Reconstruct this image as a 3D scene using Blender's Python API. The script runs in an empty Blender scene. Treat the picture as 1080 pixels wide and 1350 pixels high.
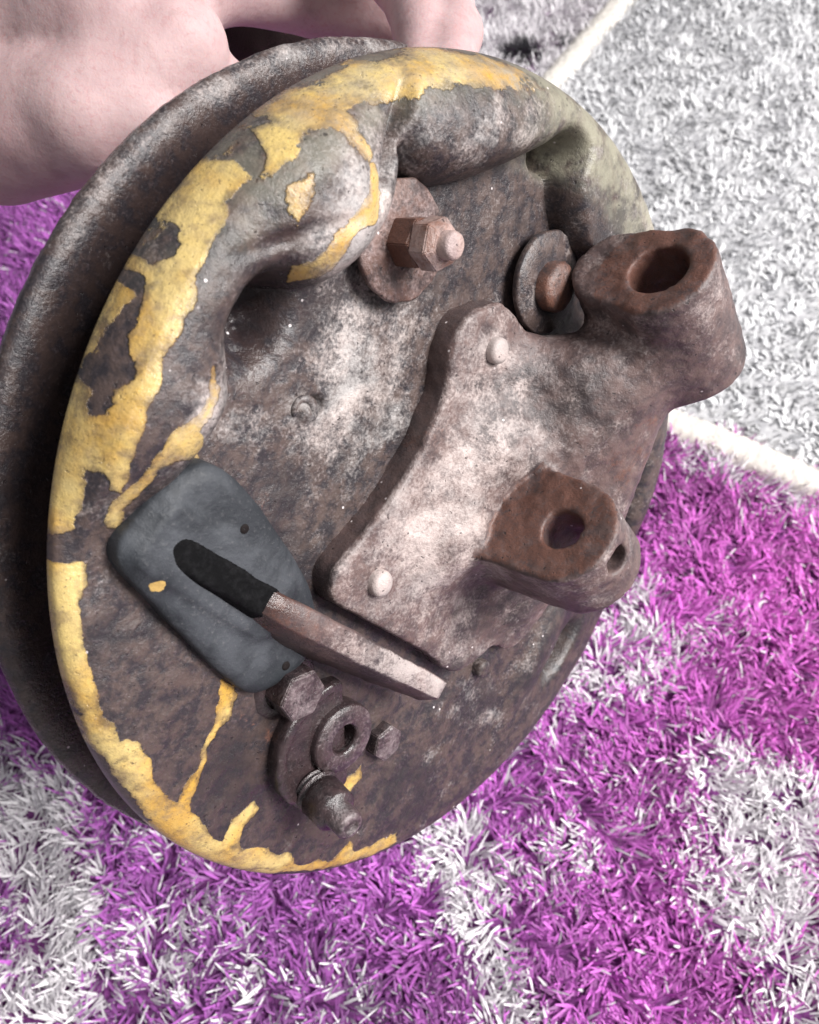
import bpy, bmesh, math, random
import numpy as np
from mathutils import Vector, Matrix

random.seed(7)
RNG = np.random.default_rng(11)
scene = bpy.context.scene
col = scene.collection

# ------------------------------------------------------------------ camera
CAM_H, PITCH = 0.62, math.radians(58)
F_PX = 1100.0                                   # focal length in pixels of a 1080 x 1350 frame
cam_d = bpy.data.cameras.new('camera')
cam = bpy.data.objects.new('camera', cam_d); col.objects.link(cam)
cam_d.sensor_fit = 'VERTICAL'; cam_d.sensor_height = 36.0; cam_d.lens = 36.0 * F_PX / 1350.0
cam_d.clip_start = 0.01; cam_d.clip_end = 50
cam.location = (0, 0, CAM_H); cam.rotation_euler = (math.pi / 2 - PITCH, 0, 0)
cam_d.dof.use_dof = True; cam_d.dof.focus_distance = 0.265; cam_d.dof.aperture_fstop = 19
scene.camera = cam
FWD = np.array([0, math.cos(PITCH), -math.sin(PITCH)])
RGT = np.array([1.0, 0, 0])
DWN = -np.array([0, math.sin(PITCH), math.cos(PITCH)])
CAM = np.array([0, 0, CAM_H])
def c2w(v):
    v = np.asarray(v, float)
    return v[..., 0:1] * RGT + v[..., 1:2] * DWN + v[..., 2:3] * FWD
def c2p(v): return CAM + c2w(v)

# ------------------------------------------------------------------ light
world = bpy.data.worlds.new('World'); scene.world = world; world.use_nodes = True
bg = world.node_tree.nodes['Background']
bg.inputs[0].default_value = (0.90, 0.92, 1.0, 1); bg.inputs[1].default_value = 0.21
def area(name, loc, target, size, power, color):
    d = bpy.data.lights.new(name, 'AREA'); d.shape = 'RECTANGLE'; d.size, d.size_y = size
    d.energy = power; d.color = color
    o = bpy.data.objects.new(name, d); col.objects.link(o); o.location = loc
    o.rotation_euler = (Vector(target) - Vector(loc)).to_track_quat('-Z', 'Y').to_euler()
    return o
area('window_light', (1.5, -0.10, 1.75), (0, 0.3, 0.3), (0.9, 1.1), 110, (1.0, 0.97, 0.95))
area('fill_light', (-0.2, -0.9, 2.3), (0, 0.3, 0.3), (0.9, 0.9), 4, (1.0, 0.96, 0.96))  # weak overhead fill, added to lift the room's light
vs = scene.view_settings
vs.view_transform = 'Standard'; vs.look = 'None'; vs.gamma = 1.0; vs.exposure = 0.0; vs.use_curve_mapping = False

# ------------------------------------------------------------------ helpers: properties, meshes
def tag(o, label, cat, group=None):
    o['label'] = label; o['category'] = cat
    if group: o['group'] = group
    return o
def link(name, me, mat=None, parent=None, smooth=True):
    o = bpy.data.objects.new(name, me); col.objects.link(o)
    if mat is not None: me.materials.append(mat)
    if parent is not None: o.parent = parent
    if smooth: me.polygons.foreach_set('use_smooth', np.ones(len(me.polygons), bool))
    return o
def np_mesh(name, V, faces):
    """V (n,3), faces (m,k) int array with k=3 or 4"""
    me = bpy.data.meshes.new(name); k = faces.shape[1]
    me.vertices.add(len(V)); me.vertices.foreach_set('co', np.asarray(V, np.float32).ravel())
    me.loops.add(faces.size); me.loops.foreach_set('vertex_index', faces.astype(np.int32).ravel())
    me.polygons.add(len(faces)); me.polygons.foreach_set('loop_start', np.arange(0, faces.size, k, dtype=np.int32))
    me.update(calc_edges=True); me.validate()
    return me
def attr(me, name, vals):
    a = me.attributes.new(name, 'FLOAT', 'POINT'); a.data.foreach_set('value', np.asarray(vals, np.float32))
def const_attr(o, **kw):
    for k, v in kw.items(): attr(o.data, k, np.full(len(o.data.vertices), v))

#NUMPY-BEGIN
def _hash(ix, iy, iz, seed):
    h = (ix * 374761393 + iy * 668265263 + iz * 2147483647 + seed * 1274126177) & 0xffffffff
    h = ((h ^ (h >> 13)) * 1274126177) & 0xffffffff
    return ((h ^ (h >> 16)) & 0xffff) / 65535.0
def vnoise(x, y, z, seed=0):
    x, y, z = np.broadcast_arrays(x, y, z)
    i = np.floor(x).astype(np.int64); j = np.floor(y).astype(np.int64); k = np.floor(z).astype(np.int64)
    fx, fy, fz = x - i, y - j, z - k
    fx, fy, fz = [t * t * (3 - 2 * t) for t in (fx, fy, fz)]
    r = 0
    for a in (0, 1):
        wa = fx if a else 1 - fx
        for b in (0, 1):
            wb = fy if b else 1 - fy
            for c in (0, 1):
                r = r + wa * wb * (fz if c else 1 - fz) * _hash(i + a, j + b, k + c, seed)
    return r * 2 - 1
def fbm(x, y, z, seed=0, octs=4, gain=.5):
    r = 0; a = 1
    for o in range(octs):
        r = r + a * vnoise(x, y, z, seed + o); x, y, z = x * 2.03 + 5.1, y * 2.03 + 1.7, z * 2.03 + 3.3; a *= gain
    return r
def sstep(a, b, x):
    t = np.clip((x - a) / (b - a), 0, 1); return t * t * (3 - 2 * t)
def poly_sd(P, u, v):
    """signed distance to closed polygon, negative inside"""
    P = np.asarray(P, float); d2 = np.full(u.shape, 1e18); ins = np.zeros(u.shape, bool)
    for i in range(len(P)):
        a, b = P[i], P[(i + 1) % len(P)]; e = b - a
        t = np.clip(((u - a[0]) * e[0] + (v - a[1]) * e[1]) / (e @ e + 1e-12), 0, 1)
        d2 = np.minimum(d2, (u - a[0] - t * e[0]) ** 2 + (v - a[1] - t * e[1]) ** 2)
        if a[1] != b[1]:
            ins ^= ((a[1] > v) != (b[1] > v)) & (u < (b[0] - a[0]) * (v - a[1]) / (b[1] - a[1]) + a[0])
    d = np.sqrt(d2); return np.where(ins, -d, d)
def spline(P, n=6, closed=True):
    P = np.asarray(P, float); N = len(P); out = []
    for i in range(N if closed else N - 1):
        g = (lambda k: P[k % N]) if closed else (lambda k: P[min(max(k, 0), N - 1)])
        p0, p1, p2, p3 = g(i - 1), g(i), g(i + 1), g(i + 2)
        for t in np.arange(n) / n:
            out.append(.5 * (2 * p1 + (p2 - p0) * t + (2 * p0 - 5 * p1 + 4 * p2 - p3) * t * t + (3 * p1 - p0 - 3 * p2 + p3) * t ** 3))
    return np.array(out)
def smin(a, b, k):
    h = np.clip(.5 + .5 * (b - a) / k, 0, 1); return b + (a - b) * h - k * h * (1 - h)
def smax(a, b, k): return -smin(-a, -b, k)

# ---- pressed plate, millimetres in its own plane: u right, v up, h out of the plate
INNER = [(-140, -34), (-126, -16), (-116, 2), (-110, 14), (-105, 26), (-107, 36), (-108.5, 46), (-101, 55), (-91, 57.5), (-82.5, 60.5),
         (-74, 67.5), (-66.5, 78), (-63.5, 87), (-64.5, 95), (-66, 98.2), (-62, 96), (-52, 94.5), (-40, 98), (-26, 105), (-12, 113.5), (-3, 119.5),
         (4, 124.5), (10, 122), (14, 110), (21, 100), (30, 93), (45, 87), (63, 80), (82, 69), (99, 52), (111, 32), (118, 8),
         (128, -18), (150, -40), (140, -120), (0, -190), (-140, -120)]
INNER_S = spline(INNER, 4)
def plate_h(u, v):
    r = np.hypot(u, v); th = np.degrees(np.arctan2(v, u)); th = np.where(th < -90, th + 360, th)
    out = 140 - r
    base = 3.0 + 3.0 * sstep(20, -70, v)
    edge = base * np.sqrt(np.clip(1 - (1 - np.clip(out / 9, 0, 1)) ** 2, 0, 1))
    wob = fbm(u / 24, v / 24, 0 * u, 3, 3) * .5
    # raised ring around the upper half
    fade = sstep(-22, 12, th) * sstep(187, 170, th)
    d = poly_sd(INNER_S, u, v)
    H = (15 - 3.5 * sstep(95, 40, th)) * fade
    w_in = 13 - 6 * sstep(100, 75, th) * sstep(40, 70, th)
    q_in = np.sqrt(np.clip(1 - (1 - np.clip((d + 1.5) / w_in, 0, 1)) ** 2, 0, 1))
    q_out = np.sqrt(np.clip(1 - (1 - np.clip(out / 17, 0, 1)) ** 2, 0, 1))
    ring = base * np.minimum(1, out / 6.) * (q_out > 0) + H * smin(q_in, q_out, .18)
    h = np.maximum(edge, np.where(fade > 0, smin(ring, base + H, 2.), edge))
    # the two swollen pockets pressed into the ring and the crease between them
    def bump(cu, cv, ru, rv, amp, rot=0):
        c, s = math.cos(math.radians(rot)), math.sin(math.radians(rot))
        x = ((u - cu) * c + (v - cv) * s) / ru; y = (-(u - cu) * s + (v - cv) * c) / rv
        return amp * np.exp(-(x * x + y * y) ** 1.4)
    h = h + bump(-88, 79, 19, 20, 5.5, 30)
    h = h + bump(-36, 113, 30, 11, 4.0, 22)
    h = h - bump(-72, 101, 2.6, 16, 5.5, -12)
    h = h - bump(-97, 69, 14, 2.5, 2.6, 28)
    h = h - bump(8, 119, 6, 5, 12.0, 20)
    # dirt pit under the pocket, curl dent, wet hollow, lower fold
    h = h - bump(-96.5, 49, 8.5, 12, 13.0, 5) * (1 + .18 * fbm(u / 4, v / 4, 0 * u, 8, 2))
    h = h - bump(-69.8, 27.8, 2.7, 2.4, 4.0) + bump(-73.2, 25.2, 3.2, 3.0, 2.2)
    h = h - bump(91, -66, 5.5, 13, 10.0, -35)
    h = h + bump(73, -64, 9, 26, 3.0, -28)
    h = h + 1.6 * sstep(-8, 8, (v + 88) * -.8 + (u + 10) * .55) * sstep(138, 120, r) * sstep(-40, 20, u)
    h = h + wob * sstep(0, 6, out) + .22 * fbm(u / 5, v / 5, 0 * u, 21, 3) * sstep(0, 4, out)
    return h
#NUMPY-END

# ---- naive surface nets on a numpy distance grid
def surface_nets(f, lo, hi, step):
    nx, ny, nz = [int(math.ceil((hi[i] - lo[i]) / step)) + 1 for i in range(3)]
    xs = lo[0] + step * np.arange(nx); ys = lo[1] + step * np.arange(ny); zs = lo[2] + step * np.arange(nz)
    D = np.empty((nx, ny, nz), np.float32)
    for i in range(0, nx, 8):
        X, Y, Z = np.meshgrid(xs[i:i + 8], ys, zs, indexing='ij'); D[i:i + 8] = f(X, Y, Z)
    S = D < 0
    acc = np.zeros((nx - 1, ny - 1, nz - 1, 3), np.float32); cnt = np.zeros((nx - 1, ny - 1, nz - 1), np.int16)
    cs = [(a, b, c) for a in (0, 1) for b in (0, 1) for c in (0, 1)]
    sl = lambda A, c: A[c[0]:nx - 1 + c[0], c[1]:ny - 1 + c[1], c[2]:nz - 1 + c[2]]
    for p in cs:
        for ax in range(3):
            if p[ax]: continue
            q = list(p); q[ax] = 1
            d0, d1 = sl(D, p), sl(D, q); m = sl(S, p) != sl(S, q)
            t = np.where(m, d0 / np.where(d0 == d1, 1, d0 - d1), 0)
            for k in range(3): acc[..., k] += np.where(m, p[k] + (t if k == ax else 0), 0)
            cnt += m
    idx = -np.ones(cnt.shape, np.int64); on = cnt > 0; idx[on] = np.arange(on.sum())
    cell = np.argwhere(on)
    V = (cell + acc[on] / cnt[on][:, None]) * step + np.array(lo)
    F = []
    for ax in range(3):
        a, b = (ax + 1) % 3, (ax + 2) % 3
        s0 = [slice(1, -1)] * 3; s1 = [slice(1, -1)] * 3
        s0[ax] = slice(0, -1); s1[ax] = slice(1, None)
        A, B = S[tuple(s0)], S[tuple(s1)]; m = np.argwhere(A != B)
        inside = A[A != B]
        off = np.array([1, 1, 1]); off[ax] = 0
        base = m + off
        def g(da, db):
            c = base.copy(); c[:, a] += da; c[:, b] += db; return idx[c[:, 0], c[:, 1], c[:, 2]]
        q = np.stack([g(-1, -1), g(0, -1), g(0, 0), g(-1, 0)], 1)
        q[~inside] = q[~inside][:, ::-1]; F.append(q)
    return V, np.concatenate(F)
def sd_cone(X, Y, Z, a, b, ra, rb):
    a = np.asarray(a, float); e = np.asarray(b, float) - a
    t = np.clip(((X - a[0]) * e[0] + (Y - a[1]) * e[1] + (Z - a[2]) * e[2]) / (e @ e), 0, 1)
    return np.sqrt((X - a[0] - t * e[0]) ** 2 + (Y - a[1] - t * e[1]) ** 2 + (Z - a[2] - t * e[2]) ** 2) - (ra + (rb - ra) * t)
def sd_cyl(X, Y, Z, a, ax, L, r, rnd=1.5):
    ax = np.asarray(ax, float) / np.linalg.norm(ax); x, y, z = X - a[0], Y - a[1], Z - a[2]
    t = x * ax[0] + y * ax[1] + z * ax[2]
    rad = np.sqrt(np.maximum(x * x + y * y + z * z - t * t, 0)) - r + rnd
    q = np.abs(t - L / 2) - L / 2 + rnd
    return np.minimum(np.maximum(rad, q), 0) + np.hypot(np.maximum(rad, 0), np.maximum(q, 0)) - rnd

# ------------------------------------------------------------------ materials
class NT:
    def __init__(s, name):
        s.m = bpy.data.materials.new(name); s.m.use_nodes = True; s.t = s.m.node_tree; s.t.nodes.clear()
        s.out = s.n('ShaderNodeOutputMaterial'); s.b = s.n('ShaderNodeBsdfPrincipled'); s.l(s.b.outputs[0], s.out.inputs[0])
    def n(s, t, **k):
        x = s.t.nodes.new(t)
        for a, v in k.items(): setattr(x, a, v)
        return x
    def l(s, a, b): s.t.links.new(a, b)
    def put(s, sock, v):
        if hasattr(v, 'default_value') or hasattr(v, 'is_output'): s.l(v, sock)
        else: sock.default_value = v
    def coord(s):
        tc = s.n('ShaderNodeTexCoord'); mp = s.n('ShaderNodeMapping'); mp.inputs['Scale'].default_value = (1000,) * 3
        s.l(tc.outputs['Object'], mp.inputs[0]); return mp.outputs[0]
    def noise(s, co, scale, detail=4, rough=.55, dist=0.):
        x = s.n('ShaderNodeTexNoise'); s.l(co, x.inputs['Vector']); x.inputs['Scale'].default_value = scale
        x.inputs['Detail'].default_value = detail; x.inputs['Roughness'].default_value = rough; x.inputs['Distortion'].default_value = dist
        return x.outputs['Fac']
    def math(s, op, a, b=0., c=0.):
        x = s.n('ShaderNodeMath', operation=op)
        for i, v in enumerate((a, b, c)): s.put(x.inputs[i], v)
        return x.outputs[0]
    def step(s, v, a, b, lo=0., hi=1.):
        x = s.n('ShaderNodeMapRange', interpolation_type='SMOOTHSTEP'); s.put(x.inputs[0], v)
        for i, q in enumerate((a, b, lo, hi)): x.inputs[1 + i].default_value = q
        return x.outputs[0]
    def mix(s, f, a, b):
        x = s.n('ShaderNodeMix', data_type='RGBA'); s.put(x.inputs[0], f)
        for i, v in ((6, a), (7, b)):
            if isinstance(v, tuple): x.inputs[i].default_value = v + (1,)
            else: s.l(v, x.inputs[i])
        return x.outputs[2]
    def at(s, name):
        x = s.n('ShaderNodeAttribute', attribute_name=name); return x.outputs['Fac']
    def bump(s, h, dist, strength=1.0, prev=None):
        x = s.n('ShaderNodeBump'); s.l(h, x.inputs['Height']); x.inputs['Distance'].default_value = dist; x.inputs['Strength'].default_value = strength
        if prev is not None: s.l(prev, x.inputs['Normal'])
        return x.outputs[0]

def metal_mat(name, dark=(.026, .022, .026), brown=(.078, .054, .048), chalk=(.56, .49, .465), chalk2=(.43, .405, .395), rust=(.135, .058, .036), rough=.38, spec=.5):
    t = NT(name); co = t.coord()
    big = t.noise(co, .045, 6, .62, .6); mid = t.noise(co, .19, 6, .66, .3); fine = t.noise(co, .9, 5, .62)
    grain = t.noise(co, 2.6, 3, .6)
    base = t.mix(t.step(mid, .38, .62), dark, brown)
    base = t.mix(t.math('MULTIPLY', t.step(fine, .5, .72), .35), base, (.16, .12, .125))
    # pale dry dirt
    cs = t.math('ADD', t.at('chalk'), t.math('ADD', t.math('MULTIPLY', t.math('SUBTRACT', t.noise(co, .07, 9, .66, .1), .5), 2.3), t.math('MULTIPLY', t.math('SUBTRACT', fine, .5), 1.1)))
    cm = t.math('MULTIPLY', t.step(cs, .12, 1.05), t.step(grain, .2, .6, .7, 1.))
    cc = t.mix(t.step(big, .44, .58), chalk, chalk2)
    c = t.mix(t.math('MULTIPLY', cm, .92), base, cc)
    c = t.mix(t.math('MULTIPLY', t.at('olive'), t.step(t.noise(co, .12, 6, .66), .28, .6)), c, (.30, .285, .215))
    # rust bloom
    rs = t.math('ADD', t.at('rust'), t.math('ADD', t.math('MULTIPLY', t.math('SUBTRACT', t.noise(co, .11, 6, .68, .4), .5), 1.6), t.math('MULTIPLY', t.math('SUBTRACT', fine, .5), .8)))
    rc = t.mix(t.step(grain, .3, .7), rust, tuple(min(1, x * 1.9) for x in rust))
    c = t.mix(t.math('MULTIPLY', t.step(rs, .42, .85), .82), c, rc)
    gr_ = t.math('MULTIPLY', t.step(t.noise(co, .032, 7, .62), .50, .64), .7)
    c = t.mix(t.math('MULTIPLY', gr_, t.step(cs, .9, .3)), c, (.022, .019, .022))
    # pits and black spots
    pit = t.step(t.noise(co, .55, 3, .5, .2), .675, .72)
    c = t.mix(t.math('MULTIPLY', pit, .75), c, (.018, .013, .014))
    oil = t.math('MULTIPLY', t.at('oil'), t.step(mid, .30, .6))
    c = t.mix(t.math('MULTIPLY', oil, .72), c, (.022, .014, .015))
    # small pale specks: dust, and wet glints painted as colour
    vo = t.n('ShaderNodeTexVoronoi'); t.l(co, vo.inputs['Vector']); vo.inputs['Scale'].default_value = .17
    c = t.mix(t.math('MULTIPLY', t.step(vo.outputs['Distance'], .085, .05), t.step(t.noise(co, .05, 3, .6), .50, .60)), c, (.66, .60, .60))
    # flaking yellow paint
    pv = t.math('ADD', t.at('paint'), t.math('ADD', t.math('MULTIPLY', t.math('SUBTRACT', t.noise(co, .16, 5, .6), .5), .9), t.math('MULTIPLY', t.math('SUBTRACT', t.noise(co, .7, 4, .6), .5), .55)))
    pm = t.step(pv, .47, .53)
    yel = t.mix(t.step(t.noise(co, .035, 4, .6), .38, .62), (.50, .285, .05), (.58, .43, .16))
    yel = t.mix(t.math('MULTIPLY', t.step(t.noise(co, .15, 8, .72), .46, .68), .72), yel, (.24, .165, .085))
    yel = t.mix(t.math('MULTIPLY', t.at('grey'), t.step(t.noise(co, .22, 6, .7), .25, .62)), yel, (.27, .26, .235))
    yel = t.mix(t.math('MULTIPLY', t.step(t.noise(co, 1.1, 3, .5), .63, .70), .6), yel, (.07, .05, .04))
    c = t.mix(t.math('MULTIPLY', t.step(pv, .30, .47), t.math('MULTIPLY', t.step(mid, .45, .65), .5)), c, (.14, .08, .045))
    pal = t.math('MULTIPLY', pm, t.step(t.math('ADD', t.noise(co, .13, 8, .7), t.math('MULTIPLY', t.math('SUBTRACT', t.at('paint'), .8), .35)), .34, .58, .30, 1.))
    c = t.mix(pal, c, yel)
    t.l(c, t.b.inputs['Base Color'])
    r = t.math('ADD', rough, t.math('MULTIPLY', t.math('SUBTRACT', mid, .5), .35))
    r = t.math('SUBTRACT', r, t.math('MULTIPLY', oil, .42)); r = t.math('SUBTRACT', r, t.math('MULTIPLY', pm, .10))
    t.l(r, t.b.inputs['Roughness']); t.b.inputs['Specular IOR Level'].default_value = spec
    hsum = t.math('ADD', t.math('MULTIPLY', mid, .5), t.math('ADD', t.math('MULTIPLY', fine, .42), t.math('SUBTRACT', t.math('MULTIPLY', cm, .12), t.math('MULTIPLY', pit, .35))))
    nb = t.bump(hsum, .0009, .7)
    nb = t.bump(grain, .00016, .5, nb)
    nb = t.bump(t.step(pv, .42, .58), .0005, .8, nb)
    t.l(nb, t.b.inputs['Normal'])
    return t.m
M_METAL = metal_mat('old_pressed_steel')
M_CAST = metal_mat('old_cast_iron', dark=(.075, .052, .052), brown=(.13, .085, .078), chalk=(.55, .46, .435), chalk2=(.42, .365, .35), rust=(.092, .040, .028), rough=.46)
M_FAST = metal_mat('rusty_fasteners', dark=(.06, .04, .038), brown=(.12, .065, .052), chalk=(.45, .33, .30), chalk2=(.40, .31, .30), rust=(.105, .044, .028), rough=.45, spec=.5)
M_GREASE = metal_mat('greasy_fasteners', dark=(.022, .015, .017), brown=(.055, .034, .036), chalk=(.30, .24, .245), chalk2=(.24, .20, .205), rust=(.10, .05, .042), rough=.34, spec=.7)

def rubber_mat():
    t = NT('grey_black_rubber'); co = t.coord()
    a = t.noise(co, .05, 5, .6, .4); f = t.noise(co, .8, 5, .65)
    c = t.mix(t.step(a, .40, .66), (.020, .023, .028), (.055, .060, .069))
    c = t.mix(t.math('MULTIPLY', t.step(f, .55, .75), .5), c, (.10, .10, .105))
    dirt = t.math('ADD', t.at('chalk'), t.math('MULTIPLY', t.math('SUBTRACT', f, .5), 1.0))
    c = t.mix(t.math('MULTIPLY', t.step(dirt, .4, .9), .75), c, (.17, .165, .17))
    pm = t.step(t.math('ADD', t.at('paint'), t.math('MULTIPLY', t.math('SUBTRACT', t.noise(co, .3, 4), .5), .8)), .46, .54)
    c = t.mix(pm, c, (.55, .36, .12))
    t.l(c, t.b.inputs['Base Color']); t.b.inputs['Roughness'].default_value = .58; t.b.inputs['Specular IOR Level'].default_value = .35
    t.l(t.bump(f, .0004, .6, t.bump(a, .0015, .6)), t.b.inputs['Normal'])
    return t.m
M_RUBBER = rubber_mat()
def black_rubber():
    t = NT('black_rubber'); co = t.coord(); f = t.noise(co, .5, 5, .6)
    t.l(t.mix(t.step(f, .4, .75), (.003, .003, .0035), (.009, .009, .010)), t.b.inputs['Base Color']); t.b.inputs['Roughness'].default_value = .7; t.b.inputs['Specular IOR Level'].default_value = .08
    t.l(t.bump(f, .0005, .5), t.b.inputs['Normal']); return t.m
def simple_mat(name, c, rough=.8):
    t = NT(name); co = t.coord(); f = t.noise(co, .3, 5, .6)
    t.l(t.mix(f, tuple(x * .75 for x in c), tuple(min(1, x * 1.2) for x in c)), t.b.inputs['Base Color'])
    t.b.inputs['Roughness'].default_value = rough; t.l(t.bump(f, .0008, .5), t.b.inputs['Normal']); return t.m
M_DARK = simple_mat('dark_hollow_shade', (.014, .011, .011), .7)  # near-black colour standing in for shade in gaps and holes
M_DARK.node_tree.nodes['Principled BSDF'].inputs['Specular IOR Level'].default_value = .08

# ------------------------------------------------------------------ pose of the brake plate
N_C = np.array([.71000136, .26731614, -.65149071]); E1_C = np.array([.676094545, 0, .73681488]); E2_C = np.array([.19696251, -.96360888, -.18073099])
P_C = np.array([.0131225, -.00444313, .29484122])
root = bpy.data.objects.new('brake_backing_plate', None); col.objects.link(root); root.empty_display_size = .05
R3 = np.stack([c2w(E1_C), c2w(E2_C), c2w(N_C)], 1)
mw = Matrix.Identity(4)
for i in range(3):
    for j in range(3): mw[i][j] = float(R3[i, j])
    mw[i][3] = float(c2p(P_C)[i])
root.matrix_world = mw
tag(root, 'rusty round drum brake backing plate with flaking yellow paint, held over the rug', 'brake plate')

PAINT = []   #PAINTPOLYS
#PAINT-DATA
PAINT += [
    ([(-141.9, -5.8), (-142.0, 1.4), (-141.1, 15.9), (-135.8, 41.5), (-127.3, 58.1), (-121.2, 74.0), (-109.1, 87.7), (-109.1, 83.6), (-111.5, 77.1), (-114.5, 72.6), (-116.7, 65.7), (-119.9, 58.4), (-122.4, 48.0), (-124.3, 42.3), (-126.7, 33.9), (-128.6, 25.3), (-130.0, 16.4), (-130.8, 10.2), (-128.6, 3.0), (-131.2, 3.2), (-134.7, 7.4), (-137.4, 7.6), (-135.7, -3.5), (-136.9, -9.3), (-139.4, -12.2)], 1, 0.15),   # big
    ([(-108.0, 88.7), (-104.9, 91.3), (-99.8, 94.5), (-101.1, 89.4), (-104.7, 84.9), (-109.2, 79.8), (-108.9, 83.7)], 1, 0),   # toppatch
    ([(-141.1, -16.2), (-133.1, -15.4), (-132.0, -21.8), (-133.4, -28.3), (-130.0, -36.3), (-127.6, -48.0), (-122.5, -58.9), (-118.2, -64.5), (-112.8, -66.0), (-106.9, -77.6), (-103.3, -84.5), (-94.5, -90.0), (-85.5, -100.8), (-79.0, -107.5), (-73.3, -110.4), (-50.8, -120.4), (-46.1, -126.6), (-79.0, -118.0), (-102.2, -98.6), (-101.3, -94.8), (-122.7, -66.8), (-130.8, -49.9), (-138.0, -33.4)], 1, 0.1),   # ll
    ([(-43.0, -127.0), (-27.3, -130.4), (-22.3, -125.1), (-17.7, -130.7), (3.0, -129.4), (6.3, -133.3), (-11.3, -137.2), (-65.8, -125.8), (-75.1, -120.5)], 1, 0.05),   # bot
    ([(-89.7, -51.6), (-82.2, -54.8), (-83.7, -63.9), (-87.8, -68.1), (-90.4, -76.1), (-91.7, -82.9), (-92.2, -92.4), (-96.3, -90.4), (-94.4, -82.3), (-92.0, -75.2), (-89.6, -66.8), (-87.2, -60.2)], 0.95, 0),   # drip1
    ([(-78.6, -108.1), (-75.8, -99.1), (-69.4, -95.1), (-66.6, -98.8), (-71.2, -103.2), (-72.8, -110.2)], 1, 0),   # drip2
    ([(-24.1, -94.1), (-22.9, -99.5), (-28.7, -103.8), (-32.6, -101.2)], 1, 0),   # drip3
    ([(-102.1, 95.4), (-95.4, 102.4), (-76.2, 117.0), (-54.7, 128.3), (-35.5, 132.8), (-22.5, 133.2), (-30.3, 126.1), (-43.0, 122.2), (-64.3, 114.7), (-70.1, 110.3), (-85.5, 102.2), (-91.8, 98.0), (-99.4, 91.6), (-100.7, 92.5)], 1, 0.45),   # top
    ([(-36.4, 132.0), (-22.0, 133.6), (-15.1, 130.5), (-23.6, 125.3), (-36.8, 124.4)], 0.62, 0.8),   # topR
    ([(-83.6, 89.7), (-79.5, 90.3), (-75.0, 84.6), (-77.7, 77.9), (-83.4, 72.1), (-86.3, 62.8), (-88.1, 60.4), (-91.9, 59.2), (-96.0, 61.7), (-92.7, 63.9), (-88.4, 71.0), (-84.4, 76.9), (-81.8, 82.6)], 1, 0.25),   # lip
    ([(-104.4, 78.7), (-99.3, 82.1), (-99.0, 76.3), (-98.9, 70.0), (-102.6, 72.9)], 0.9, 0.55),   # pale
    ([(-91.9, 100.6), (-88.4, 99.5), (-81.4, 91.9), (-84.1, 89.8), (-91.4, 93.9), (-95.0, 95.6)], 0.9, 0.45),   # cream
    ([(-115.4, 33.8), (-111.7, 29.8), (-113.7, 25.7), (-117.0, 18.8), (-105.8, 10.5), (-119.1, 11.8), (-122.5, 8.8), (-127.3, -6.3), (-129.3, -5.9), (-128.4, -0.0), (-124.3, 10.8), (-121.7, 18.8), (-116.9, 24.3), (-114.8, 28.5)], 1, 0.25),   # inlip
    ([(-123.5, 65.1), (-123.5, 61.6), (-126.6, 54.2), (-128.1, 56.3), (-125.6, 61.6)], -1, 0),   # hole_a
    ([(-129.8, 52.1), (-128.8, 51.0), (-130.6, 43.7), (-132.0, 43.9), (-130.6, 46.5), (-130.9, 48.3)], -1, 0),   # hole_b
    ([(-132.6, 42.9), (-130.9, 43.3), (-131.9, 38.2), (-132.7, 31.9), (-134.4, 25.3), (-135.2, 20.2), (-136.2, 20.0), (-136.4, 25.0), (-135.8, 31.4), (-133.7, 39.3)], -1, 0),   # hole_c
    ([(-110.1, 86.4), (-107.8, 88.7), (-109.2, 80.8), (-110.5, 80.4), (-111.7, 82.4), (-112.9, 82.1)], -1, 0),   # hole_d
    ([(-139.5, -9.7), (-135.4, -9.1), (-133.8, -14.9), (-139.0, -15.5)], -1, 0),   # hole_e
]
def blob(u, v, cu, cv, ru, rv, rot=0):
    c, s = math.cos(math.radians(rot)), math.sin(math.radians(rot))
    x = ((u - cu) * c + (v - cv) * s) / ru; y = (-(u - cu) * s + (v - cv) * c) / rv
    return np.exp(-(x * x + y * y))

# pressed plate
NT_, NR_ = 1250, 310
rr = 140 * (1 - (1 - np.linspace(0.004, 1, NR_)) ** 1.25); tt = np.linspace(0, 2 * math.pi, NT_, endpoint=False)
RR, TT = np.meshgrid(rr, tt, indexing='ij'); U = RR * np.cos(TT); Vv = RR * np.sin(TT)
Hh = plate_h(U, Vv)
pts = np.stack([U, Vv, Hh], -1).reshape(-1, 3)
extra = []
for (r_, h_) in ((140.3, -1.2), (139.6, -2.4), (136, -2.6), (126, -2.6)):
    extra.append(np.stack([r_ * np.cos(tt), r_ * np.sin(tt), np.full(NT_, h_)], -1))
pts = np.concatenate([pts] + extra)
i = np.arange(NR_ + 4 - 1)[:, None] * NT_; j = np.arange(NT_)[None]; j2 = (j + 1) % NT_
fc = np.stack([i + j, i + NT_ + j, i + NT_ + j2, i + j2], -1).reshape(-1, 4)
me = np_mesh('plate', pts / 1000, fc)
u, v = pts[:, 0], pts[:, 1]
pa = np.zeros(len(pts)); gr = np.zeros(len(pts))
wu = u + 1.1 * fbm(u / 6, v / 6, 0 * u, 40, 3); wv = v + 1.1 * fbm(u / 6, v / 6, 0 * u + 9, 50, 3)
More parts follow.
